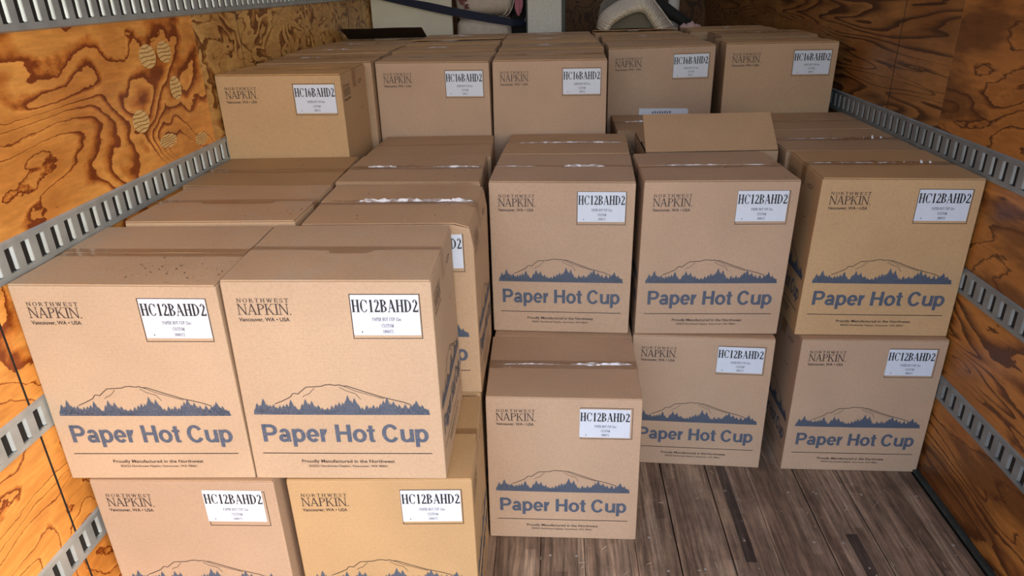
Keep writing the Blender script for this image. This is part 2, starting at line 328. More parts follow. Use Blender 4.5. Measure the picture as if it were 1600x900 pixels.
# wood dust and hairs on the floor
q = MB()
for k in range(130):
    x = random.uniform(-.05, 1.2); y = random.uniform(1.3, 2.05); a = random.uniform(0, 3.14); l = random.uniform(.002, .011); w = random.uniform(.0004, .0009)
    dx, dy = math.cos(a) * l, math.sin(a) * l; ex, ey = -math.sin(a) * w, math.cos(a) * w
    q.quad((x - dx - ex, y - dy - ey, .0012), (x + dx - ex, y + dy - ey, .0012), (x + dx + ex, y + dy + ey, .0016), (x - dx + ex, y - dy + ey, .0016))
tag(q.build('wood_shavings', M['debris_pale']), 'pale wood hairs and shavings strewn over the bare floor planks', 'debris', kind='stuff')

# slotted tie-down rails
def rail(side, z0, z1, pitch, y_first, label):
    X = RL if side < 0 else RR; B = WL if side < 0 else WR; inw = -side   # inw: towards the room
    q = MB(); back = X - inw * .0065
    zs0 = z0 + (z1 - z0) * .20; zs1 = z0 + (z1 - z0) * .83; sw = .027
    ya = y_first - pitch * math.floor((y_first - (Y0 + .02)) / pitch)
    n = int((Y1 - .03 - ya) / pitch)
    def Q(*p):
        q.quad(*(p if side < 0 else p[::-1]))
    ys, ye = ya - (pitch - sw), ya + n * pitch
    e = .004
    Q((X, ys, zs1), (X, ye, zs1), (X, ye, z1 - e), (X, ys, z1 - e)); Q((X, ys, z0 + e), (X, ye, z0 + e), (X, ye, zs0), (X, ys, zs0))
    Q((X, ys, z1 - e), (X, ye, z1 - e), (B, ye, z1), (B, ys, z1)); Q((B, ys, z0), (B, ye, z0), (X, ye, z0 + e), (X, ys, z0 + e))
    Q((X, ys, z0 + e), (X, ys, z1 - e), (B, ys, z1), (B, ys, z0)); Q((X, ye, z1 - e), (X, ye, z0 + e), (B, ye, z0), (B, ye, z1))
    for k in range(n):
        y = ya + k * pitch; Q((X, y - (pitch - sw), zs0), (X, y, zs0), (X, y, zs1), (X, y - (pitch - sw), zs1))
        f = y + sw
        # rounded lip turned inwards on the far edge of the slot
        pr = [(X, f), (X - inw * .0008, f - .0016), (X - inw * .0028, f - .0036), (X - inw * .0064, f - .0058)]
        for (xa, yy), (xb, yb) in zip(pr, pr[1:]):
            Q((xb, yb, zs0 + (.004 if xb != X else 0)), (xa, yy, zs0), (xa, yy, zs1), (xb, yb, zs1))
        Q((X, y, zs0), (X, f, zs0), (back, f, zs0), (back, y, zs0)); Q((back, y, zs1), (back, f, zs1), (X, f, zs1), (X, y, zs1)); Q((back, y, zs0), (back, y, zs1), (X, y, zs1), (X, y, zs0))
    r = q.build('tie_down_rail', M['steel' if side < 0 else 'steel_shaded']); tag(r, label, 'rail')
    b = MB(); xx = B + inw * .0004
    b.quad((xx, ys, z0 + .006), (xx, ye, z0 + .006), (xx, ye, z1 - .006), (xx, ys, z1 - .006)) if side < 0 else b.quad((xx, ys, z1 - .006), (xx, ye, z1 - .006), (xx, ye, z0 + .006), (xx, ys, z0 + .006))
    b.build('slot_shade_sheet', M['slot_dark'], r)  # black sheet stands in for the shade inside the slots
    return r
rail(-1, 1.536, 1.626, .0493, 1.5190, 'topmost slotted rail high on the bright orange wall, above all cartons')
rail(-1, 1.037, 1.125, .0495, 1.3215, 'slotted rail on the bright orange wall, level with the nearest upper carton tops')
rail(-1, .676, .760, .0495, 1.0010, 'slotted rail on the bright orange wall beside the nearest upper corner carton')
rail(-1, .303, .389, .0495, 1.0010, 'lowest slotted rail on the bright orange wall, beside the bottom corner carton')
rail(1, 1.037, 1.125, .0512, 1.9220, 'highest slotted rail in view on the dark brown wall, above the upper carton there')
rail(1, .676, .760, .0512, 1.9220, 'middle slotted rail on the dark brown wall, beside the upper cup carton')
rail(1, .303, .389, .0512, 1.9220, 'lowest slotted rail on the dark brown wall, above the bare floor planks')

# ------------------------------------------------------------------ lettering
def serif(txt, thick, thin, gap=.09):
    """A narrow roman alphabet drawn from strokes; returns quads [(x, y)*4] and the total width (cap height 1)."""
    P = []; sw = .05
    def line(x0, y0, x1, y1, w):
        dx, dy = x1 - x0, y1 - y0
        if abs(dy) > abs(dx) * .3: P.append([(ox + x0 - w / 2, y0), (ox + x0 + w / 2, y0), (ox + x1 + w / 2, y1), (ox + x1 - w / 2, y1)])
        else: P.append([(ox + x0, y0 - w / 2), (ox + x1, y1 - w / 2), (ox + x1, y1 + w / 2), (ox + x0, y0 + w / 2)])
    def ser(x, y, w=.17):
        s = thin * .8; yy = y + (s / 2 if y < .5 else -s / 2); line(x - w, yy, x + w, yy, s)
    def stem(x): line(x, 0, x, 1, thick); ser(x, 0); ser(x, 1)
    def arc(cx, cy, rx, ry, a0, a1, n=12, tw=None):
        tw = tw or thick; pr = None
        for k in range(n + 1):
            t = math.radians(a0 + (a1 - a0) * k / n); w = thin + (tw - thin) * abs(math.cos(t)) ** 1.5
            c, s = math.cos(t), math.sin(t)
            a = (ox + cx + (rx - w) * c, cy + (ry - thin) * s); b = (ox + cx + rx * c, cy + ry * s)
            if pr: P.append([pr[0], pr[1], b, a])
            pr = (a, b)
    ox = 0.0
    for ch in txt:
        if ch == ' ': ox += .35; continue
        wd = .7
        if ch == 'H': stem(.15); stem(.60); line(.15, .51, .60, .51, thin); wd = .76
        elif ch == 'N': line(.13, 0, .13, 1, thin); ser(.13, 0, .13); line(.13, 1, .66, 0, thick); line(.66, 0, .66, 1, thin); ser(.66, 1, .13); ser(.10, 1, .1); wd = .79
        elif ch == 'M': line(.13, 0, .13, 1, thin); ser(.13, 0, .13); line(.15, 1, .44, .02, thick); line(.44, .02, .74, 1, thin); line(.76, 0, .76, 1, thick); ser(.76, 0); ser(.76, 1, .12); ser(.1, 1, .1); wd = .93
        elif ch == 'O': arc(.38, .5, .37, .51, 0, 360, 24); wd = .76
        elif ch == '0': arc(.28, .5, .25, .51, 0, 360, 20); wd = .56
        elif ch == 'o': arc(.24, .32, .22, .33, 0, 360, 16); wd = .5
        elif ch == 'C': arc(.40, .5, .38, .51, 38, 322, 20); line(.69, .66, .69, .98, thin); wd = .76
        elif ch == 'D': stem(.15); arc(.17, .5, .53, .5, -90, 90, 16); wd = .74
        elif ch == 'B': stem(.15); arc(.17, .75, .42, .25, -90, 90, 12); arc(.17, .26, .47, .27, -90, 90, 12); wd = .68
        elif ch == 'P': stem(.15); arc(.17, .73, .42, .27, -90, 90, 12); wd = .62
        elif ch == 'R': stem(.15); arc(.17, .73, .42, .27, -90, 90, 12); line(.33, .48, .66, 0, thick); ser(.68, 0, .1); wd = .74
        elif ch == 'A': line(.36, 1, .10, 0, thin); line(.36, 1, .64, 0, thick); line(.19, .34, .52, .34, thin); ser(.10, 0, .12); ser(.64, 0, .15); wd = .77
        elif ch == 'K': stem(.15); line(.20, .42, .58, 1, thin); ser(.60, 1, .13); line(.32, .58, .64, 0, thick); ser(.66, 0, .13); wd = .78
        elif ch == 'I': stem(.17); wd = .34
        elif ch == 'T': line(.32, 0, .32, 1, thick); ser(.32, 0); line(.02, .975, .62, .975, thin); line(.04, .78, .04, 1, thin); line(.60, .78, .60, 1, thin); wd = .64
        elif ch == 'E': stem(.15); line(.15, .975, .58, .975, thin); line(.15, .52, .48, .52, thin); line(.15, .025, .60, .025, thin); line(.57, .76, .57, 1, thin); line(.60, 0, .60, .26, thin); line(.47, .4, .47, .64, thin); wd = .64
        elif ch == 'W': line(.08, 1, .30, 0, thick); line(.30, 0, .47, .95, thin); line(.45, 1, .68, 0, thick); line(.68, 0, .90, 1, thin); ser(.09, 1, .13); ser(.46, 1, .13); ser(.90, 1, .12); wd = .98
        elif ch == 'S': arc(.29, .74, .23, .26, 40, 270, 14); arc(.29, .25, .25, .26, -140, 90, 14); line(.50, .74, .50, .98, thin); line(.05, .02, .05, .27, thin); wd = .58
        elif ch == 'U': line(.15, .3, .15, 1, thick); ser(.15, 1); arc(.38, .32, .31, .33, 180, 360, 14); line(.67, .3, .67, 1, thin); ser(.67, 1, .12); wd = .80
        elif ch == '1': line(.28, 0, .28, 1, thick); ser(.28, 0, .18); line(.10, .84, .26, .96, thin); wd = .52
        elif ch == '2': arc(.27, .72, .24, .29, 0, 165, 12); line(.44, .66, .10, .08, thick * .8); line(.44, .64, .44, .76, thick * .9); line(.04, .07, .52, .07, .13); line(.53, 0, .53, .24, thin); wd = .56
        elif ch == '6': arc(.28, .31, .25, .32, 0, 360, 20); arc(.44, .40, .41, .60, 98, 200, 12); wd = .56
        elif ch == 'z': line(.04, .6, .40, .6, thin); line(.38, .6, .06, .03, thick * .8); line(.04, .03, .42, .03, thin); wd = .46
        elif ch == '/': line(.04, -.02, .28, 1, thin); wd = .32
        elif ch == '.': line(.06, .04, .16, .04, .1); wd = .2
        ox += wd + gap
    return P, ox - gap
def sans(txt, heavy):
    """The built-in sans face, as triangles normalised to cap height 1."""
    cu = bpy.data.curves.new('lettering', 'FONT'); cu.body = txt; cu.size = 1; cu.resolution_u = 3; cu.offset = heavy
    o = bpy.data.objects.new('lettering', cu); COL.objects.link(o); dg = bpy.context.evaluated_depsgraph_get()
    me = bpy.data.meshes.new_from_object(o.evaluated_get(dg)); bpy.data.objects.remove(o); bpy.data.curves.remove(cu)
    me.calc_loop_triangles(); vs = [(v.co.x, v.co.y) for v in me.vertices]
    T = [[vs[i] for i in t.vertices] for t in me.loop_triangles]; bpy.data.meshes.remove(me)
    xa = min(v[0] for v in vs)
    ref = .729
    T = [[((p[0] - xa) / ref, p[1] / ref) for p in t] for t in T]
    return T, (max(v[0] for v in vs) - xa) / ref
def heavy_sans(txt):
    """A bold upright grotesque drawn from stems and rings (cap height 1)."""
    P = []; V, H = .225, .172
    def rect(x0, y0, x1, y1): P.append([(ox + x0, y0), (ox + x1, y0), (ox + x1, y1), (ox + x0, y1)])
    def arc(cx, cy, rx, ry, a0, a1, n=18):
        pr = None
        for k in range(n + 1):
            t = math.radians(a0 + (a1 - a0) * k / n); c, s = math.cos(t), math.sin(t)
            a = (ox + cx + (rx - V) * c, cy + (ry - H) * s); b = (ox + cx + rx * c, cy + ry * s)
            if pr: P.append([pr[0], pr[1], b, a])
            pr = (a, b)
    ox = 0.0
    for ch in txt:
        w = .39
        if ch == 'P': rect(.08, 0, .08 + V + .01, 1); rect(.2, 1 - H, .56, 1); rect(.2, .36, .56, .36 + H); arc(.54, .68, .37, .32, -90, 90); w = .94
        elif ch == 'a': arc(.32, .215, .275, .235, 20, 340); rect(.47, .0, .47 + V, .52); arc(.385, .50, .285, .26, 0, 168); rect(.30, .30, .50, .43); rect(.6, 0, .71, .09); w = .77
        elif ch == 'p': rect(.06, -.28, .06 + V, .74); arc(.43, .37, .365, .39, 0, 360, 26); w = .84
        elif ch == 'e': arc(.39, .37, .36, .39, 0, 322, 24); rect(.12, .30, .73, .42); w = .78
        elif ch == 'r': rect(.06, 0, .06 + V, .74); arc(.42, .36, .29, .385, 82, 165, 8); w = .50
        elif ch == 'H': rect(.08, 0, .08 + V + .01, 1); rect(.70, 0, .70 + V + .01, 1); rect(.2, .43, .8, .43 + H); w = 1.0
        elif ch == 'o': arc(.42, .37, .385, .39, 0, 360, 26); w = .84
        elif ch == 't': rect(.13, .1, .13 + V, .95); rect(.02, .60, .46, .74); rect(.2, -.005, .44, .135); rect(.15, .04, .25, .15); w = .48
        elif ch == 'C': arc(.50, .5, .46, .525, 32, 328, 26); w = 1.0
        elif ch == 'u': rect(.07, .24, .07 + V, .74); rect(.57, 0, .57 + V, .74); arc(.405, .27, .335, .285, 180, 350, 14); w = .83
        ox += w - .035
    return P, ox
HC12 = serif('HC12BAHD2', .19, .06, .05); HC16 = serif('HC16BAHD2', .19, .06, .05)
L1_12 = serif('PAPER HOT CUP 12oz', .17, .09); L1_16 = serif('PAPER HOT CUP 16oz', .17, .09)
L2 = serif('CUSTOM', .17, .09); L3 = serif('1000/CS', .17, .09)
NW = serif('NORTHWEST', .13, .085, .24); NK = serif('NAPKIN.', .11, .055, -.03)
VA = sans('Vancouver, WA \u2022 USA', .018); PH = heavy_sans('Paper Hot Cup'); PR = sans('Proudly Manufactured in the Northwest', .014); CR = sans('\u00a92022 Northwest Napkin, Vancouver, WA 98661', .010)
def place(polys_w, a0, a1, btop, bbase):
    """Fit lettering into the rectangle a0..a1 across, cap top at btop, baseline at bbase (metres from the face's upper left corner)."""
    polys, w = polys_w; sx = (a1 - a0) / w; sy = bbase - btop
    return [[(a0 + x * sx, bbase - y * sy) for x, y in p] for p in polys]
def ribbon(pts, w):
    out = []
    for (x0, y0), (x1, y1) in zip(pts, pts[1:]):
        d = math.hypot(x1 - x0, y1 - y0); nx, ny = -(y1 - y0) / d * w / 2, (x1 - x0) / d * w / 2
        out.append([(x0 - nx, y0 - ny), (x1 - nx, y1 - ny), (x1 + nx, y1 + ny), (x0 + nx, y0 + ny)])
    return out
def art():
    A = {}
    A['logo_print'] = ('ink_brown', place(NW, .0305, .1455, .0420, .0512) + place(NK, .0288, .149, .0545, .0805) + place(VA, .0292, .1425, .0868, .0962))
    mx = lambda x: .0283 + (x - 60) * .0003026
    my = lambda x, y: .3365 - ((300 + (x - 60) * .0152) - y) * .000355
    ml = lambda P, w: ribbon([(mx(x), my(x, y)) for x, y in P], w)
    A['mountain_outline'] = ('ink_brown', ml([(217, 222), (270, 203), (325, 180), (350, 168), (370, 143), (390, 143), (410, 148), (440, 125), (480, 97), (540, 95), (600, 92), (625, 82), (670, 80), (700, 87), (735, 83), (760, 92), (790, 92), (900, 130), (1050, 180), (1200, 218), (1260, 240)], .0019)
        + ml([(540, 105), (515, 130), (490, 150), (460, 158), (443, 172)], .0012) + ml([(735, 100), (780, 128), (850, 150), (885, 195)], .0012) + ml([(770, 95), (850, 130), (1000, 175), (1060, 192)], .0012))
    T = [(80, 90), (104, 76), (132, 125), (158, 82), (180, 75), (205, 80), (228, 60), (255, 72), (283, 76), (310, 86), (345, 116), (372, 70), (398, 42), (430, 86), (458, 122), (482, 90), (505, 108), (530, 70), (552, 76), (580, 56), (600, 40), (620, 56), (640, 35), (656, 72), (688, 85), (715, 100), (742, 96), (764, 108), (785, 152), (808, 112), (835, 132), (858, 88), (888, 60), (924, 76), (950, 62), (975, 78), (1002, 66), (1030, 88), (1054, 112), (1083, 135), (1108, 92), (1130, 106), (1150, 76), (1172, 82), (1196, 58), (1218, 84), (1240, 54), (1262, 82), (1284, 88), (1304, 112), (1325, 72), (1346, 78), (1370, 52)]
    tr = []
    for k, (x, hh) in enumerate(T):
        hw = 22 + hh * .13
        c = lambda dx, y: (mx(x + dx), .3365 - y * .000355)
        tr += [[c(-hw * .45, hh * .66), c(hw * .45, hh * .66), c(0, hh)], [c(-hw * .75, hh * .42), c(hw * .75, hh * .42), c(hw * .2, hh * .78), c(-hw * .2, hh * .78)], [c(-hw * 1.05, hh * .2), c(hw * 1.05, hh * .2), c(hw * .3, hh * .6), c(-hw * .3, hh * .6)], [c(-hw * 1.1, 0), c(hw * 1.1, 0), c(hw * .9, hh * .4), c(-hw * .9, hh * .4)]]
    tr.append([(mx(62), .3365), (mx(1395), .3365), (mx(1390), .3365 - 36 * .000355), (mx(66), .3365 - 40 * .000355)])
    A['tree_line_print'] = ('ink_blue', tr)
    A['product_lettering'] = ('ink_blue', place(PH, .0315, .4270, .3635, .4125))
    A['rule_line'] = ('ink_brown', [[(.0270, .4465), (.4315, .4465), (.4315, .4442), (.0270, .4442)]])
    A['fine_print'] = ('ink_brown', place(PR, .1180, .3405, .4632, .4725) + place(CR, .1330, .3225, .4790, .4853))
    return A
ART = art()
def label_text(kind):
    big, l1 = (HC12, L1_12) if kind == '12' else (HC16, L1_16)
    k = place(big, .002, .1465, .011, .0405)
    g = place(l1, .044, .108, .0535, .0615) + place(L2, .063, .090, .069, .077) + place(L3, .065, .088, .083, .091) + [[(.018, .090), (.0205, .090), (.0205, .086), (.018, .086)]]
    return k, g
LT = {'12': label_text('12'), '16': label_text('16')}

# ------------------------------------------------------------------ cartons
PINK, WARM, GOLD, PALE, TAN, OCHRE = (.46, .312, .212), (.48, .318, .195), (.50, .318, .165), (.475, .338, .228), (.44, .290, .178), (.40, .250, .125)
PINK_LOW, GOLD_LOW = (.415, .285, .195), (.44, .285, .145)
DIM = {'12': (.46, .360, .521), '16': (.457, .334, .666)}
def carton(kind, x, y, z, yaw, label, tint, off=None, group=None, front=True, low=True, sides='', tape='plain', drop='', dusty=False, flap=None, lab=(0, 0, 0), crumbs=0, sealed=True, dent=None, seed=None, crease=(), rise=0.0, dark=False):
    w, d, h = DIM[kind]; off = off or {}
    key = (kind, round(x, 3), round(y, 3), round(z, 3)); rnd = random.Random(str(key))
    base = dict(FBL=(0, 0, 0), FBR=(1, 0, 0), BBL=(0, 1, 0), BBR=(1, 1, 0), FTL=(0, 0, 1), FTR=(1, 0, 1), BTL=(0, 1, 1), BTR=(1, 1, 1))
    C = {k: Vector(((u - .5) * w, v * d, t * h)) + Vector(off.get(k, (0, 0, 0))) for k, (u, v, t) in base.items()}
    for k in ('FTL', 'FTR', 'BTL', 'BTR'): C[k].z += rise
    bulge = rnd.uniform(.0006, .0022)
    def Tm(u, v, t):
        a = (C['FBL'] * (1 - u) + C['FBR'] * u) * (1 - v) + (C['BBL'] * (1 - u) + C['BBR'] * u) * v
        b = (C['FTL'] * (1 - u) + C['FTR'] * u) * (1 - v) + (C['BTL'] * (1 - u) + C['BTR'] * u) * v
        p = a * (1 - t) + b * t
        uu, vv, tt = min(max(u, 0), 1), min(max(v, 0), 1), min(max(t, 0), 1)
        s = math.sin(math.pi * uu) * math.sin(math.pi * tt) * bulge * (1 - 2 * v)
        s2 = math.sin(math.pi * vv) * math.sin(math.pi * tt) * bulge * (2 * u - 1) * .6
        p = p + Vector((s2, -s, 0))
        if dent and u > .5:
            r_ = math.hypot((1 - u) * w * 1.6, (1 - t) * h * .55); p.z -= max(0, .035 - r_) * .35; p.x -= max(0, .035 - r_) * .25
        return p
    root = empty('carton', (x + math.cos(yaw) * w / 2, y + math.sin(yaw) * w / 2, z), yaw, label=label, cat='carton', group=group)
    km = M['kraft_dusty'] if dusty else M['kraft']
    def fin(o, tnt=tint): o.color = (*tnt, 1); return o
    # body: four walls and floor, closed just under the flaps
    ft = .0038 / h; top = 1 - ft
    q = MB(); n = 8
    def face(f): q.grid(f, n, n)
    face(lambda a, b: Tm(a, 0, b * top)); face(lambda a, b: Tm(1, a, b * top)); face(lambda a, b: Tm(1 - a, 1, b * top)); face(lambda a, b: Tm(0, 1 - a, b * top))
    if sealed: face(lambda a, b: Tm(a, b, top))
    else: face(lambda a, b: Tm(a, b, top - .05))
    face(lambda a, b: Tm(b, a, 0))
    o = q.build('body', M['kraft'], root); bm = bmesh.new(); bm.from_mesh(o.data); bmesh.ops.remove_doubles(bm, verts=bm.verts, dist=1e-5); bmesh.ops.recalc_face_normals(bm, faces=bm.faces); bm.to_mesh(o.data); bm.free()
    fin(o); bevel(o, .0035, 2, 50); shade_auto(o)
    # major flaps meeting over the middle
    ins = .0022 / w
    for side in (0, 1):
        ang = 0
        if flap and flap[0] == side: ang = flap[1]
        L_ = d / 2 - rnd.uniform(.0006, .0018)
        sag = rnd.uniform(-.0015, .0020)
        q = MB(); nu, nv = 10, 5
        ca, sa = math.cos(math.radians(ang)), math.sin(math.radians(ang))
        def P(u, s, k, side=side, ca=ca, sa=sa, sag=sag):
            # s metres from the hinge, k 0 under, 1 upper face
            uu = ins + u * (1 - 2 * ins)
            v0 = 0 if side == 0 else 1
            hing = Tm(uu, v0, 1); inner = Tm(uu, .5, 1)
            dv = (inner - hing); dv = dv / (d / 2)
            th = .0036
            hz = s * sa + (k - 1) * th * ca + sag * math.sin(math.pi * min(1, s / L_) * .5) * (1 if ang == 0 else 0) + .0006
            hz += .0007 * math.sin(uu * 9 + side * 2) * (s / L_)
            p = hing + dv * (s * ca + (1 - k) * th * sa); p.z += hz; return p
        q.grid(lambda a, b: P(a, b * L_, 1), nu, nv); q.grid(lambda a, b: P(a, (1 - b) * L_, 0), nu, nv)
        q.grid(lambda a, b: P(a, L_, 1 - b), nu, 1); q.grid(lambda a, b: P(a, 0, b), nu, 1)
        q.grid(lambda a, b: P(0, (1 - a) * L_, b), nv, 1); q.grid(lambda a, b: P(1, a * L_, b), nv, 1)
        o = q.build('top_flap', km, root); bm = bmesh.new(); bm.from_mesh(o.data); bmesh.ops.remove_doubles(bm, verts=bm.verts, dist=2e-5); bmesh.ops.recalc_face_normals(bm, faces=bm.faces); bm.to_mesh(o.data); bm.free()
        fin(o, tuple(c * k_ for c, k_ in zip(tint, (1.0, .95, .86) if kind == '12' else (1.08, .98, .74)))); bevel(o, .0011, 2, 50)  # warm reflected light put into the tint of the top flaps
        if dark and side == 1: o.color = (.045, .028, .018, 1); shade_auto(o)  # shade under the raised rear flap given as a dark colour
    if not sealed:
        for (a, b) in ((.02, .34), (.66, .98)):
            q = MB(); q.box(tuple(Tm(a, .03, top - .006)), tuple(Tm(b, .97, top - .0015))); fin(q.build('inner_flap', M['kraft'], root))
    # packing tape
    if tape:
        tw = .024 / d; q = MB(); nz = .0075 if tape == 'wrinkled' else .0006
        ph = rnd.uniform(0, 6)
        def tp(a, b):
            uu = a; v = .5 + (b - .5) * 2 * tw
            p = Tm(uu, v, 1); rag = (math.sin(uu * 23 + ph) * .4 + math.sin(uu * 51 + ph * 2) * .3 + math.sin(uu * 9 + v * 60) * .5)
            p.z += .0014 + nz * abs(rag) * (math.sin(math.pi * b)) * (math.sin(math.pi * min(1, a * 1.02)) ** .5 if a < 1 else 0)
            return p
        q.grid(tp, 60 if tape == 'wrinkled' else 24, 4)
        for s in (0, 1):
            q.grid(lambda a, b, s=s: Tm(s, .5 + ((b if s else 1 - b) - .5) * 2 * tw, 1.003 - a * .13 * (.521 / h)) + Vector(((.0009 if s else -.0009), 0, 0)), 4, 2)
        o = q.build('packing_tape', M['tape_wrinkled' if tape == 'wrinkled' else 'tape'], root, True)
        for (u0, u1, amp) in crease:      # puckered folds standing up along the tape, white glints in their colour
            q = MB(); k = max(6, int((u1 - u0) * w / .006))
            def cr(a, b, u0=u0, u1=u1, amp=amp):
                u = u0 + (u1 - u0) * a; e = math.sin(math.pi * min(1, max(0, a))) ** .5
                n_ = noise.noise(Vector((u * 14 + ph, 1.7, 0))) ; m_ = noise.noise(Vector((u * 60 + ph, 4.2, 0)))
                hgt = amp * e * (.55 + .9 * abs(n_) + .5 * m_)
                p = Tm(u, .5 + (.004 * n_ - .002) / d, 1); p.z += .0032
                return p + Vector((0, -.45 * hgt + (1.05 * hgt) * b, hgt * b * (1.25 - .3 * b)))
            q.grid(cr, k, 3); q.build('tape_crease', M['tape_crease'], o, False)
    eps = -.0009 / d
    def fmap(a, b): return Tm(a / w, eps, 1 - b / h)
    def decal(name, mats, groups, par, mp):
        q = MB()
        for mi, polys in enumerate(groups):
            for p in polys:
                xa, xb = min(c[0] for c in p), max(c[0] for c in p)
                if len(p) == 4 and xb - xa > .06:      # long bars follow the board in short lengths
                    ya, yb = min(c[1] for c in p), max(c[1] for c in p); k = int((xb - xa) / .03) + 1
                    for j in range(k):
                        u0, u1 = xa + (xb - xa) * j / k, xa + (xb - xa) * (j + 1) / k
                        q.quad(*[mp(*c) for c in ((u0, ya), (u1, ya), (u1, yb), (u0, yb))], mi=mi)
                else: q.quad(*[mp(*c) for c in p], mi=mi)
        return q.build(name, [M[k] for k in mats], par)
    if front:
        names_ = ['logo_print'] + (['mountain_outline', 'tree_line_print', 'product_lettering', 'rule_line', 'fine_print'] if low else [])
        for nm in names_: decal(nm, [ART[nm][0]], [ART[nm][1]], root, fmap)
        # printed label frame, sticker, its lettering
        x0, x1, b0, b1 = .2795, .4335, .0312, .1385; t_ = .0017
        decal('label_frame_print', ['ink_brown'], [[[(x0, b0), (x1, b0), (x1, b0 + t_), (x0, b0 + t_)], [(x0, b1 - t_), (x1, b1 - t_), (x1, b1), (x0, b1)], [(x0, b0), (x0 + t_, b0), (x0 + t_, b1), (x0, b1)], [(x1 - t_, b0), (x1, b0), (x1, b1), (x1 - t_, b1)]]], root, fmap)
        lx, ly, lr = lab; lw, lh = .1485, .0965
        cx, cy = .3560 + lx, .0822 + ly
        def lmap(a, b, e=eps * 1.7):
            aa, bb = a - lw / 2, b - lh / 2; c, s = math.cos(lr), math.sin(lr)
            return Tm((cx + aa * c - bb * s) / w, e, 1 - (cy + aa * s + bb * c) / h)
        q = MB(); q.grid(lambda a, b: lmap(a * lw, b * lh), 6, 4)
        lo = q.build('shipping_label', M['label'], root); lo['label'] = 'white paper sticker with black code lettering'
        kk, gg = LT[kind]
        decal('code_lettering', ['ink_black'], [kk], lo, lambda a, b: lmap(a, b, eps * 2.5)); decal('small_lettering', ['ink_grey'], [gg], lo, lambda a, b: lmap(a, b, eps * 2.5))
    for sd in sides:
        s = 1 if sd == 'R' else 0; ex = .0008 if s else -.0008
        def smap(a, b, s=s, ex=ex):
            v = (a / .46); v = v if s else 1 - v
            return Tm(s, v, 1 - b / h) + Vector((ex, 0, 0))
        gb = ART['logo_print'][1] + (ART['mountain_outline'][1] + ART['rule_line'][1] + ART['fine_print'][1] if low else [])
        gb = gb + ribbon([(.30, .054), (.315, .049), (.345, .047), (.37, .050), (.352, .056), (.322, .058), (.30, .054)], .0022) + ribbon([(.30, .150), (.325, .154), (.345, .148), (.352, .142)], .0018)
        decal('side_logo_print', ['ink_brown'], [gb], root, smap)
        if low: decal('side_tree_print', ['ink_blue'], [ART['tree_line_print'][1]], root, smap); decal('side_lettering', ['ink_blue'], [ART['product_lettering'][1]], root, smap)
    if crumbs:
        for mat, cnt, sc_ in (('debris', crumbs, 1.0), ('debris_pale', crumbs // 2, .7)):
            q = MB()
            for k in range(cnt):
                if dusty: u, v = min(.97, max(.03, rnd.gauss(.72, .16))), min(.46, max(.03, rnd.gauss(.22, .10)))
                else: u, v = rnd.uniform(.04, .96), rnd.uniform(.05, .95)
                p = Tm(u, v, 1); p.z += .0028 if abs(v - .5) < .07 else .0014; r = rnd.uniform(.0006, .0022) * sc_; a = rnd.uniform(0, 3.1); ex = Vector((math.cos(a) * r * 1.9, math.sin(a) * r * 1.9, 0)); ey = Vector((-math.sin(a) * r * .8, math.cos(a) * r * .8, 0))
                q.quad(p - ex, p + ey, p + ex + Vector((0, 0, r * .3)), p - ey + Vector((0, 0, r * .6)))
            o = q.build('crumbs', M[mat], root); o['kind'] = 'stuff'
    return root
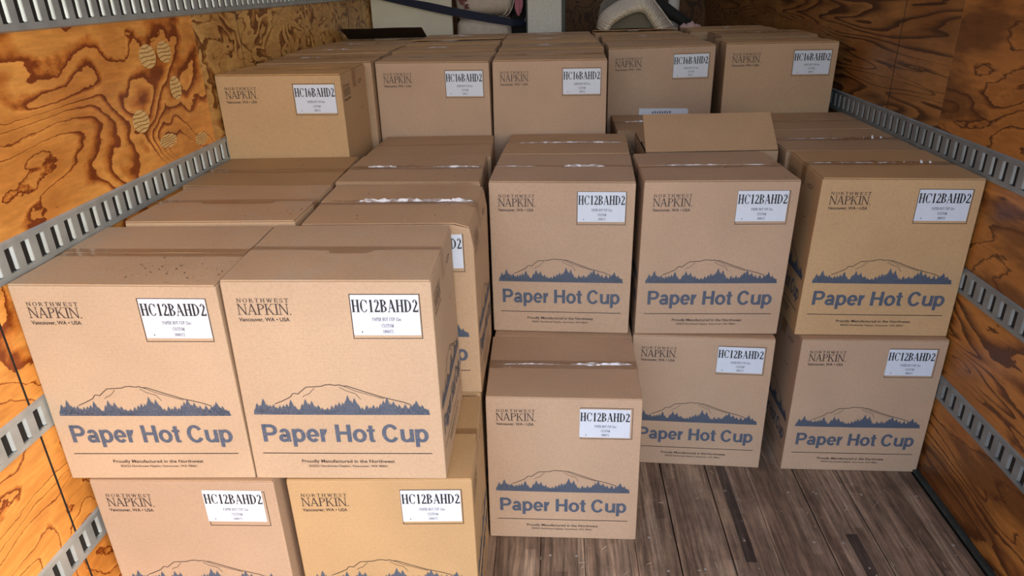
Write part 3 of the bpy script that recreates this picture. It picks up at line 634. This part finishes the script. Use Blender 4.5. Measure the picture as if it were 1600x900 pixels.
OFF = {
'A': (-1.1861,1.2889,0.0292,{'FTL':[0.0067,0.0,-0.0004],'FTR':[0.0008,0.0,-0.0098],'FBR':[-0.0034,0.0,0.0],'BTL':[0.0113,0.014,0.0],'BTR':[0.0052,-0.0041,0.0],'BBL':[0.0109,0.0,0.0],'BBR':[-0.0017,0.0,0.0]}),
'B': (-0.722,1.3018,0.0193,{'FTL':[0.0076,0.0,0.0023],'FTR':[-0.0006,0.0,-0.0023],'FBL':[-0.0042,0.0,0.0],'FBR':[-0.001,0.0,0.0],'BTL':[-0.0012,0.0017,0.0],'BTR':[-0.0009,-0.014,0.0],'BBL':[-0.0021,0.0,0.0]}),
'A2': (-1.1507,1.675,0.01,{'FTL':[0.0089,0.0,0.006],'FTR':[0.0084,0.0,0.0044],'BTL':[0.0045,0.0,0.0],'BTR':[0.0042,0.0,0.0]}),
'A3': (-1.1638,2.050,0.012,{'FTL':[-0.014,0.0,0.001],'FTR':[0.0035,0.0,-0.0063],'BTL':[-0.007,0.0,0.0],'BTR':[0.0018,0.0,0.0]}),
'E': (-0.6752,1.6879,0.0084,{'FTL':[0.0041,0.0,-0.0038],'FTR':[-0.0026,0.0,-0.0048],'FBR':[-0.0007,0.0,0.0],'BTR':[0.0033,-0.0013,0.0],'BTL':[-0.004,0.010,0.0]}),
'E2': (-0.6951,2.066,0.0092,{'FTL':[0.0041,0.0,0.0021],'FTR':[-0.0006,0.0,-0.0041],'BTL':[0.006,-0.0053,0.0],'BTR':[-0.0074,-0.014,0.0]}),
'E3': (-0.6934,2.428,0.01,{'FTL':[-0.002,0.0,-0.0024],'BTL':[0.0087,-0.014,0.0],'BTR':[-0.014,-0.014,0.0]}),
'C': (-1.1468,1.2884,0.0125,{'FTL':[0.0014,0.0,-0.0],'FTR':[0.0024,0.0,0.0011],'FBL':[0.0014,0.0,0.0],'BTL':[0.0007,0.0,0.0],'BBL':[0.0007,0.0,0.0],'FBR':[0.0024,0.0,0.0],'BTR':[0.0012,0.0,0.0],'BBR':[0.0012,0.0,0.0]}),
'D': (-0.6614,1.301,0.0356,{'FTL':[0.0058,0.0,-0.0002],'FTR':[-0.002,0.0,-0.0001],'BTR':[-0.0024,-0.0022,0.0],'FBL':[0.0058,0.0,0.0],'BTL':[0.0029,0.0,0.0],'BBL':[0.0029,0.0,0.0],'FBR':[-0.002,0.0,0.0],'BBR':[-0.001,0.0,0.0]}),
'G': (-0.2123,1.6735,-0.0047,{'FTL':[0.0075,0.0,0.002],'FTR':[-0.0035,0.0,-0.0016],'BTL':[-0.0041,0.0078,0.0],'BTR':[-0.0002,0.0088,0.0],'FBL':[0.0011,0.0,0.0],'FBR':[-0.0012,0.0,0.0],'BBL':[0.0005,0.0,0.0],'BBR':[-0.0006,0.0,0.0]}),
'K1': (-0.2159,2.081,-0.0461,{'FTL':[0.0044,0.0,-0.0001],'FTR':[-0.0016,0.0,-0.0014],'FBL':[0.0027,0.0,0.0],'FBR':[-0.0054,0.0,0.0],'BTL':[-0.0,0.0028,0.0],'BTR':[-0.0003,-0.003,0.0],'BBL':[0.0014,0.0,0.0],'BBR':[-0.0027,0.0,0.0]}),
'K2': (-0.1984,2.444,-0.042,{'FTL':[0.0001,0.0,0.001],'FTR':[-0.0034,0.0,0.0021],'BTR':[0.0013,-0.014,0.0],'BTL':[0.0045,-0.014,0.0]}),
'M': (0.256,2.0557,-0.0499,{'FTL':[-0.002,0.0,0.002],'FTR':[-0.0002,0.0,-0.001],'FBR':[0.0027,0.0,0.0],'FBL':[-0.002,0.0,0.0],'BTL':[-0.001,0.0,0.0],'BBL':[-0.001,0.0,0.0],'BBR':[0.0014,0.0,0.0]}),
'N': (0.2648,2.0591,0.0029,{'FTL':[0.0015,0.0,0.0019],'FTR':[0.0078,0.0,-0.0017],'FBL':[-0.0063,0.0,0.0],'FBR':[-0.0014,0.0,0.0],'BTL':[0.0032,0.0021,0.0],'BTR':[-0.0058,0.0034,0.0],'BBL':[-0.0031,0.0,0.0],'BBR':[-0.0007,0.0,0.0]}),
'N2': (0.3157,2.4509,-0.0011,{'FTL':[-0.0018,0.0,-0.0007],'FTR':[0.0014,0.0,0.002],'BTL':[-0.0009,0.0,0.0],'BTR':[0.0007,0.0,0.0]}),
'P': (0.7927,2.0563,-0.02,{'FTL':[-0.0011,0.0,0.006],'FTR':[0.0034,0.0,-0.0003],'FBL':[-0.014,0.0,0.0],'FBR':[0.0034,0.0,0.0],'BTL':[0.0116,0.014,0.0],'BTR':[-0.0042,0.014,0.0],'BBL':[-0.007,0.0,0.0],'BBR':[-0.004,0.0,0.0]}),
'P2': (0.8,2.44,0.0,{'BTR':[-0.004,-0.003,0.0],'FTR':[-0.004,0.0,-0.0037],'FBR':[-0.004,0.0,0.0],'BBR':[-0.004,0.0,0.0]}),
'Q': (0.7977,2.0285,-0.012,{'FTL':[-0.0007,0.0,0.0017],'FTR':[-0.0016,0.0,0.002],'FBL':[-0.0046,0.0,0.0],'FBR':[-0.0016,0.0,0.0],'BBL':[-0.0023,0.0,0.0],'BTR':[-0.0061,0.0,0.0],'BBR':[-0.0061,0.0,0.0]}),
'R1': (-1.1998,2.4198,0.0066,{'FTL':[0.0138,0.0,0.006],'BTR':[-0.001,0.004,0.0],'FBL':[0.0138,0.0,0.0],'BTL':[0.016,0.0,0.0],'BBL':[0.016,0.0,0.0]}),
'R2': (-0.717,2.799,-0.0175,{'FTL':[0.0042,0.0,-0.0005],'FTR':[-0.0022,0.0,-0.0068],'BTL':[0.0021,0.0,0.0],'BTR':[-0.0011,0.0,0.0]}),
'R3': (-0.2582,2.806,-0.0058,{'FTL':[0.0084,0.0,-0.0049],'FTR':[-0.0019,0.0,-0.0082],'BTL':[0.0042,0.0,0.0],'BTR':[-0.0009,0.0,0.0]}),
'R4': (0.2311,3.1889,0.0019,{'FTL':[-0.0033,0.0,-0.0038],'FTR':[0.0016,0.0,0.0017],'BTL':[-0.0016,0.0,0.0],'BTR':[0.0008,0.0,0.0]}),
'R5': (0.739,3.196,-0.0485,{'FTL':[-0.0057,0.0,0.006],'FTR':[0.0061,0.0,0.0052],'BTL':[-0.0028,0.0,0.0],'BTR':[0.003,0.0,0.0]}),
}
def put(key, level, label, tint, **k):
    x, y, yaw, off = OFF[key]
    kind = k.pop('kind', '12'); z = level * (.524 if kind == '12' else .6695)
    return carton(kind, x, y, z, yaw, label, tint, off, **k)
# front stacks by the bright wall
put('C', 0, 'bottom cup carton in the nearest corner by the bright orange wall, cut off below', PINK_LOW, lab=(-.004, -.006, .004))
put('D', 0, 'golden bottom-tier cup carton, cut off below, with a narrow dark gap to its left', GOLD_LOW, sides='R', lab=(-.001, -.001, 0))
put('A', 1, 'pale upper cup carton in the nearest corner against the orange wall, crumbs on top', PALE, dusty=True, crumbs=70, lab=(.001, -.0015, .0), tape='plain')
put('B', 1, 'pale upper cup carton in front with a matt tape strip across its clean top', PALE, sides='R', lab=(0, -.001, 0), tape='plain', dusty=True)
put('A2', 1, 'upper carton by the orange wall, directly behind the nearest upper corner carton', WARM, dusty=True, crumbs=20, rise=.005)
put('A3', 1, 'ochre carton top by the orange wall at the foot of the tall rear carton', OCHRE, crumbs=10, rise=.004)
put('E', 1, 'upper carton with crushed corner and silvery wrinkled tape, its label mostly hidden', WARM, sides='R', tape='wrinkled', crease=((.22, .74, .011), (.62, .97, .008)), crumbs=16, dent=True, lab=(0, -.003, 0))
put('E2', 1, 'upper carton with dark specks, right behind the one with silvery wrinkled tape', TAN, sides='R', tape='wrinkled', crease=((.13, .36, .008), (.62, .97, .005)), crumbs=22, rise=.005)
put('E3', 1, 'taped carton top at the foot of the second tall rear carton', TAN, crumbs=14, sides='R')
# middle
put('G', 0, 'single cup carton standing alone at floor level in front, no carton on top of it', PINK, tape='wrinkled', crease=((.55, .97, .007), (.10, .5, .003)), lab=(-.004, .002, .006), sides='L')
put('K1', 1, 'upper cup carton directly behind and above the lone floor-level carton', PINK, lab=(0, -.002, 0), tape='plain', crease=((.50, .80, .007), (.0, .3, .002)))
put('K2', 1, 'middle upper carton whose taped top shows at the foot of the middle tall carton', TAN, tape='wrinkled', crease=((.1, .95, .005),))
put('M', 0, 'lower cup carton on the floor, partly covered by the lone front carton', PINK, lab=(-.002, .0005, .008))
put('N', 1, 'upper cup carton in the middle stack with a raised cardboard flap behind it', PINK, lab=(-.002, -.002, 0), crumbs=8, sides='L', crease=((.12, .62, .0035), (.65, .9, .002)))
put('N2', 1, 'opened carton whose wide front flap slants up', TAN, flap=(0, 36), sealed=False, tape=None, front=False)
# by the dark wall
put('Q', 0, 'lower cup carton on the floor beside the dark brown wall', PINK, lab=(-.003, .0, .006), sides='L')
put('P', 1, 'warm tan upper cup carton beside the dark brown wall and slotted rail', GOLD, lab=(-.001, -.001, 0), sides='L', tape='wrinkled', crease=((.02, .62, .0025), (.66, .68, .008), (.71, .735, .01), (.77, .79, .01), (.83, .85, .008)))
put('P2', 1, 'second upper carton along the dark brown wall, only its taped top showing', TAN, crumbs=16, sides='L', tape='wrinkled', crease=((.1, .6, .0025), (.72, .74, .008), (.78, .80, .009), (.85, .87, .008)))
carton('12', .794, 2.806, .524, 0, 'third upper carton along the dark brown wall, before the last tall rear carton', TAN, crumbs=8)
carton('12', .245, 2.824, .524, 0, 'upper carton mostly hidden behind the standing cardboard flap', TAN, tape='wrinkled', crease=((.1, .4, .007),))
# lower tier that carries the upper one
low_g = 'lower cartons hidden under the front stacks'; low_l = 'lower tier carton almost wholly hidden under and behind the front stacks'
carton('12', -.680, 1.692, 0, .01, 'lower carton behind the golden bottom carton, only a sliver of side showing', GOLD, sides='R')
carton('12', -.209, 2.046, 0, -.01, 'lower carton behind the lone floor carton, only its top front edge in view', PINK)
for (x, y) in ((-1.160, 1.672), (-1.160, 2.045), (-.690, 2.060), (-.690, 2.426), (-.205, 2.414), (.272, 2.440), (.262, 2.808), (.792, 2.405), (.792, 2.775)):
    carton('12', x, y, 0, 0, low_l, TAN, group=low_g, front=False, tape=None)
# tall cartons of the rear block, two high
def tall(key, label, tint, **k): return put(key, 1, label, tint, kind='16', low=False, **k)
tall('R1', 'tall rear carton against the bright orange wall, its shaded side turned to view', GOLD, sides='R', lab=(.002, .001, 0))
tall('R2', 'second tall rear carton from the bright orange wall, white label at its upper corner', PINK, lab=(0, .001, 0))
tall('R3', 'middle tall rear carton, its bottom edge behind the taped tops of the middle stack', PINK, lab=(.001, .001, 0))
r4 = tall('R4', 'tall rear carton with a torn white label stuck low on its front', PINK, lab=(-.001, .001, 0))
tall('R5', 'last tall rear carton, beside the dark brown wall', WARM, lab=(0, .001, 0))
q = MB(); n = 14
w_, d_, h_ = DIM['16']
pts = [(-.088, -.262), (.100, -.265)] + [(.118 + .013 * math.cos(t), -.279 + .014 * math.sin(t)) for t in [math.pi / 2 - math.pi * k / 6 for k in range(7)]] + [(.105, -.294), (.02, -.292), (-.03, -.295), (-.088, -.294)]
q.quad(*[(a, -.0032, h_ + b) for a, b in pts][::-1])
o = q.build('torn_label', M['label'], r4); o['label'] = 'torn white label remnant'
bk = MB()
for k, a in enumerate([-.03 + .011 * j for j in range(8)]): bk.box((a, -.0036, h_ - .286), (a + .006, -.0033, h_ - .277 + .002 * (k % 2)))
bk.build('label_lettering', M['ink_grey'], o)
W1 = {1: -1.186, 2: -.725, 3: -.262, 4: .222, 5: .745}
T16 = {
 1: [(-1.178, 2.770, 'second'), (-1.186, 3.109, 'third'), (-1.186, 3.449, 'fourth')],
 2: [(-.722, 3.141, 'second'), (-.727, 3.480, 'third'), (-.727, 3.850, 'rearmost')],
 3: [(-.252, 3.146, 'second'), (-.262, 3.484, 'third'), (-.268, 3.835, 'rearmost')],
 4: [(.225, 3.530, 'second'), (.205, 3.880, 'rearmost')],
 5: [(.800, 3.600, 'second'), (.714, 3.968, 'rearmost')]}
COLN = {1: 'the rear row along the bright orange wall', 2: 'the second rear row from the bright orange wall', 3: 'the middle rear row, before the speckled board', 4: 'the row behind the carton with the torn label', 5: 'the rear row along the shaded brown wall'}
for c, rows in T16.items():
    for j, (x, y, nm) in enumerate(rows):
        carton('16', x, y, .6695, 0, '%s tall carton in %s' % (nm, COLN[c]), (TAN, WARM, PINK)[j % 3], low=False, front=(c, j) == (5, 1), crumbs=6, rise=.005 + .003 * (j % 2), crease=((.2 + .05 * c, .5 + .04 * j, .004),),
               tape='wrinkled' if (c + j) % 2 else 'plain', flap=(1, 3.2) if (c, j) in ((2, 1), (4, 1)) else None)
carton('16', -1.186, 3.790, .6695, 0, 'opened tall carton at the far corner of the rear block with a dark raised flap', TAN, low=False, front=False, flap=(1, 22), sealed=False, tape=None, dark=True)
g2 = 'lower cartons of the rear block'; l2 = 'bottom carton of the two-high rear block, hidden behind the front stacks'
for c, rows in {1: [2.42, 2.765, 3.109, 3.449, 3.79], 2: [2.84, 3.19, 3.53, 3.88], 3: [2.83, 3.18, 3.52, 3.87], 4: [3.21, 3.56, 3.91], 5: [3.21, 3.60, 3.97]}.items():
    for y in rows: carton('16', W1[c], y, 0, 0, l2, TAN, group=g2, front=False, tape=None)

# ------------------------------------------------------------------ household goods at the far end
q = MB(); q.box((-1.180, 4.680, 0), (-.662, 4.715, 1.95)); o = bevel(q.build('upright_panel', M['panel']), .004)
tag(o, 'tall off-white flat panel standing upright at the far end beside the orange plywood wall', 'panel')
# upholstered chair on its back: two cushions with piped, rounded edges
ch = empty('armchair', (-.45, 4.95, 0), label='cream armchair with faded rose print strapped beside the off-white panel', cat='armchair')
def cushion(name, x0, x1, z0, z1, y0, y1, mat):
    q = MB(); nu, nv = 18, 14
    for s in (0, 1):
        def f(a, b, s=s):
            u, v = a * 2 - 1, b * 2 - 1
            r = (max(0, 1 - abs(u) ** 5) * max(0, 1 - abs(v) ** 5)) ** .38
            ux = u * (1 - .06 * v * v); vz = v * (1 - .05 * u * u)
            ww = .004 * math.sin(u * 14 + v * 5) * (abs(u) > .6)
            return ((x0 + x1) / 2 + ux * (x1 - x0) / 2 + .45, (y0 + y1) / 2 + (-1 if s == 0 else 1) * ((y1 - y0) / 2 * r + ww * r) - 4.95, (z0 + z1) / 2 + vz * (z1 - z0) / 2)
        q.grid(f, nu, nv)
    o = q.build(name, mat, ch, True); bm = bmesh.new(); bm.from_mesh(o.data); bmesh.ops.remove_doubles(bm, verts=bm.verts, dist=1e-4); bmesh.ops.recalc_face_normals(bm, faces=bm.faces); bm.to_mesh(o.data); bm.free()
    return o
cushion('seat_cushion', -.660, -.290, .93, 1.408, 4.76, 4.92, M['beige']); cushion('back_cushion', -.660, -.272, 1.412, 1.86, 4.76, 4.93, M['beige'])
q = MB(); q.box((-.215, -.03, 0), (.13, .25, .93)); q.box((-.205, -.01, .93), (.10, .25, 1.8)); bevel(q.build('chair_frame', M['beige'], ch), .03, 3)
for (cx, zc, rx, rz) in ((-.385, 1.17, .065, .235), (-.372, 1.17, .082, .240), (-.345, 1.64, .06, .225), (-.330, 1.64, .075, .232)):
    pts = [(cx + rx * math.cos(t) ** 1 * (1 if math.cos(t) >= 0 else -1) + .45, 4.757 + .02 * math.sin(t * 2) ** 2 - 4.95, zc + rz * math.sin(t)) for t in [-1.5 + 3.0 * k / 16 for k in range(17)]]
    MB.tube(q := MB(), pts, .0032, 6); q.build('piping', M['piping'], ch, True)
q = MB()
for (x, z, a, r) in ((-.598, 1.505, .3, .028), (-.575, 1.472, 1.2, .020), (-.61, 1.535, 2.0, .024), (-.55, 1.56, .8, .03), (-.50, 1.62, .1, .03)):
    for k in range(4):
        t = a + k * 1.4; c = (x + math.cos(t) * r * .5, z + math.sin(t) * r * .5)
        q.quad(*[(c[0] + r * .55 * math.cos(j * math.pi / 4) * (1 + .3 * math.cos(3 * j)) + .45, 4.7565 - 4.95, c[1] + r * .4 * math.sin(j * math.pi / 4)) for j in range(8)])
q.build('rose_print', M['rose'], ch)
# black case, pink cloth
q = MB(); q.box((-.31, 4.94, 0), (-.195, 5.1, 1.75)); tag(bevel(q.build('black_case', M['black']), .012, 3), 'narrow black case standing upright between the cream armchair and the speckled board', 'case')
q = MB()
def f(a, b):
    z = 1.62 - .20 * b; wdt = .026 * (1 - .0 * b) if b < .8 else .026 * (1 - (b - .8) * 3.2)
    return (-.238 + (a - .5) * 2 * wdt, 4.775 + .006 * math.sin(a * 9 + b * 3), z - .012 * math.cos((a - .3) * 3))
q.grid(f, 8, 12); o = q.build('pink_cloth', M['pink'], None, True); sol = o.modifiers.new('thick', 'SOLIDIFY'); sol.thickness = .006
tag(o, 'small pink cloth hanging in a point against the black case', 'cloth')
q = MB(); q.tube([(-.215, 4.78, 1.352), (-.205, 4.775, 1.372), (-.195, 4.775, 1.398)], .0022, 6); tag(q.build('strap_hook', M['steel'], None, True), 'thin metal strap hook glinting against the black case', 'hook')
# speckled board with dark edges
sb = empty('speckled_board', (-.07, 4.72, 0), label='upright white speckled board with dark grey side edges, beyond the middle row of cartons', cat='board')
q = MB(); q.box((-.112, -.018, 0), (.104, .045, 1.9)); bevel(q.build('board_face', M['board'], sb), .003)
for a, b in ((-.122, -.1125), (.1045, .128)):
    q = MB(); q.box((a, -.020, 0), (b, .05, 1.9)); bevel(q.build('edge_frame', M['frame'], sb), .002)
# baby lounger: ruched cover with arched opening, lying on the rearmost cartons
lg = empty('ruched_cover', (.47, 4.14, 1.3480), label='beige ruched fabric cover with a grey arched opening, resting on the rearmost cartons', cat='cover')
OUT = [(.236, -.02), (.244, .035), (.268, .078), (.318, .115), (.385, .150), (.470, .190), (.535, .160), (.580, .112), (.630, .052), (.683, -.012)]
INN = [(.288, -.02), (.312, .020), (.360, .052), (.420, .077), (.462, .084), (.490, .074), (.508, .052), (.528, .026), (.545, .002), (.558, -.02)]
def lerp_path(P, t):
    t = min(.9999, max(0, t)) * (len(P) - 1); i = int(t); f_ = t - i; p0, p1, p2, p3 = P[max(0, i - 1)], P[i], P[i + 1], P[min(len(P) - 1, i + 2)]
    def cr(a, b, c, d): return .5 * (2 * b + (c - a) * f_ + (2 * a - 5 * b + 4 * c - d) * f_ ** 2 + (3 * b - a - 3 * c + d) * f_ ** 3)
    return cr(p0[0], p1[0], p2[0], p3[0]), cr(p0[1], p1[1], p2[1], p3[1])
q = MB()
def hood(a, b):
    xo, zo = lerp_path(OUT, a); xi, zi = lerp_path(INN, a)
    x = xi + (xo - xi) * b; z = zi + (zo - zi) * b
    yy = .015 - .06 * math.sin(math.pi * min(1, b * .9 + .05)) + .22 * b * b + .006 * math.sin(a * 190 + 2 * math.sin(b * 5)) * (1 - .5 * b) + .002 * math.sin(a * 83)
    return (x - .47, yy, max(.001, z + .008))
q.grid(hood, 180, 10); o = q.build('ruched_band', M['hood'], lg, True); s_ = o.modifiers.new('thick', 'SOLIDIFY'); s_.thickness = .004
q = MB(); q.tube([hood(k / 60, 0) for k in range(61)], .003, 6); q.build('elastic_edge', M['piping'], lg, True)
q = MB(); q.tube([hood(.52 + .48 * k / 20, 1.0) for k in range(21)], .007, 8); q.build('piped_edge', M['hood'], lg, True)
q = MB(); q.grid(lambda a, b: ((lambda p: (p[0] * (1 - b) + (.425 - .47) * b, .05 + .01 * math.sin(b * 3), p[2] * (1 - b) + .004 * b))(hood(a, .05))), 40, 6); q.build('inner_panel', M['slate'], lg, True)
q = MB(); q.grid(lambda a, b: (-.225 + .20 * a + .02 * b, .28 + .03 * math.sin(a * 3), .004 + b * (.22 * (.35 + .65 * math.sin(math.pi * (a * .5 + .1))))), 12, 8); o = q.build('cloth_lining', M['greycloth'], lg, True); s_ = o.modifiers.new('thick', 'SOLIDIFY'); s_.thickness = .01
# white tube, black strap, blush blanket
q = MB(); q.tube([(.728, 4.62, 0), (.722, 4.62, 1.0), (.718, 4.62, 1.8)], .034, 20); tag(q.build('white_tube', M['whitepipe'], None, True), 'upright white tube standing behind the beige ruched cover', 'tube')
q = MB()
P = [(.52, 4.50, 1.545), (.60, 4.49, 1.475), (.68, 4.47, 1.415), (.75, 4.45, 1.372), (.80, 4.43, 1.352)]
q.tube([Vector(p) for p in P], [.028, .034, .036, .030, .014], 12); o = q.build('black_bag_strap', M['black'], None, True); tag(o, 'thick black padded strap sloping down from the ruched cover to the blush blanket', 'strap')
q = MB()
def blanket(a, b):
    t = a * math.pi; r = .024 + .005 * math.sin(b * 14) + .003 * math.sin(b * 31 + a * 4)
    x = .712 + .118 * b; e = math.sin(math.pi * min(1, max(0, b * .96 + .02))) ** .4
    return (x, 4.300 - math.cos(t) * .035 * e, 1.3365 + math.sin(t) * r * 1.25 * e + .0005)
q.grid(blanket, 12, 26); o = q.build('folded_blanket', M['blush'], None, True); tag(o, 'small crumpled blush blanket lying on the rearmost carton by the dark brown wall', 'blanket')
# navy webbing strap
q = MB()
PT = [(-1.186, 4.640, 1.590, 1.548), (-1.079, 4.625, 1.565, 1.524), (-.922, 4.612, 1.530, 1.487), (-.791, 4.606, 1.506, 1.456), (-.645, 4.602, 1.473, 1.424), (-.434, 4.640, 1.430, 1.379), (-.275, 4.68, 1.395, 1.350), (-.205, 4.76, 1.380, 1.350)]
for (x0, y0, a0, b0), (x1, y1, a1, b1) in zip(PT, PT[1:]):
    q.quad((x0, y0, b0), (x1, y1, b1), (x1, y1, a1), (x0, y0, a0))
o = q.build('navy_strap', M['navy']); s_ = o.modifiers.new('thick', 'SOLIDIFY'); s_.thickness = .004
tag(o, 'navy webbing strap running slantwise across the off-white panel and the cream armchair', 'strap')
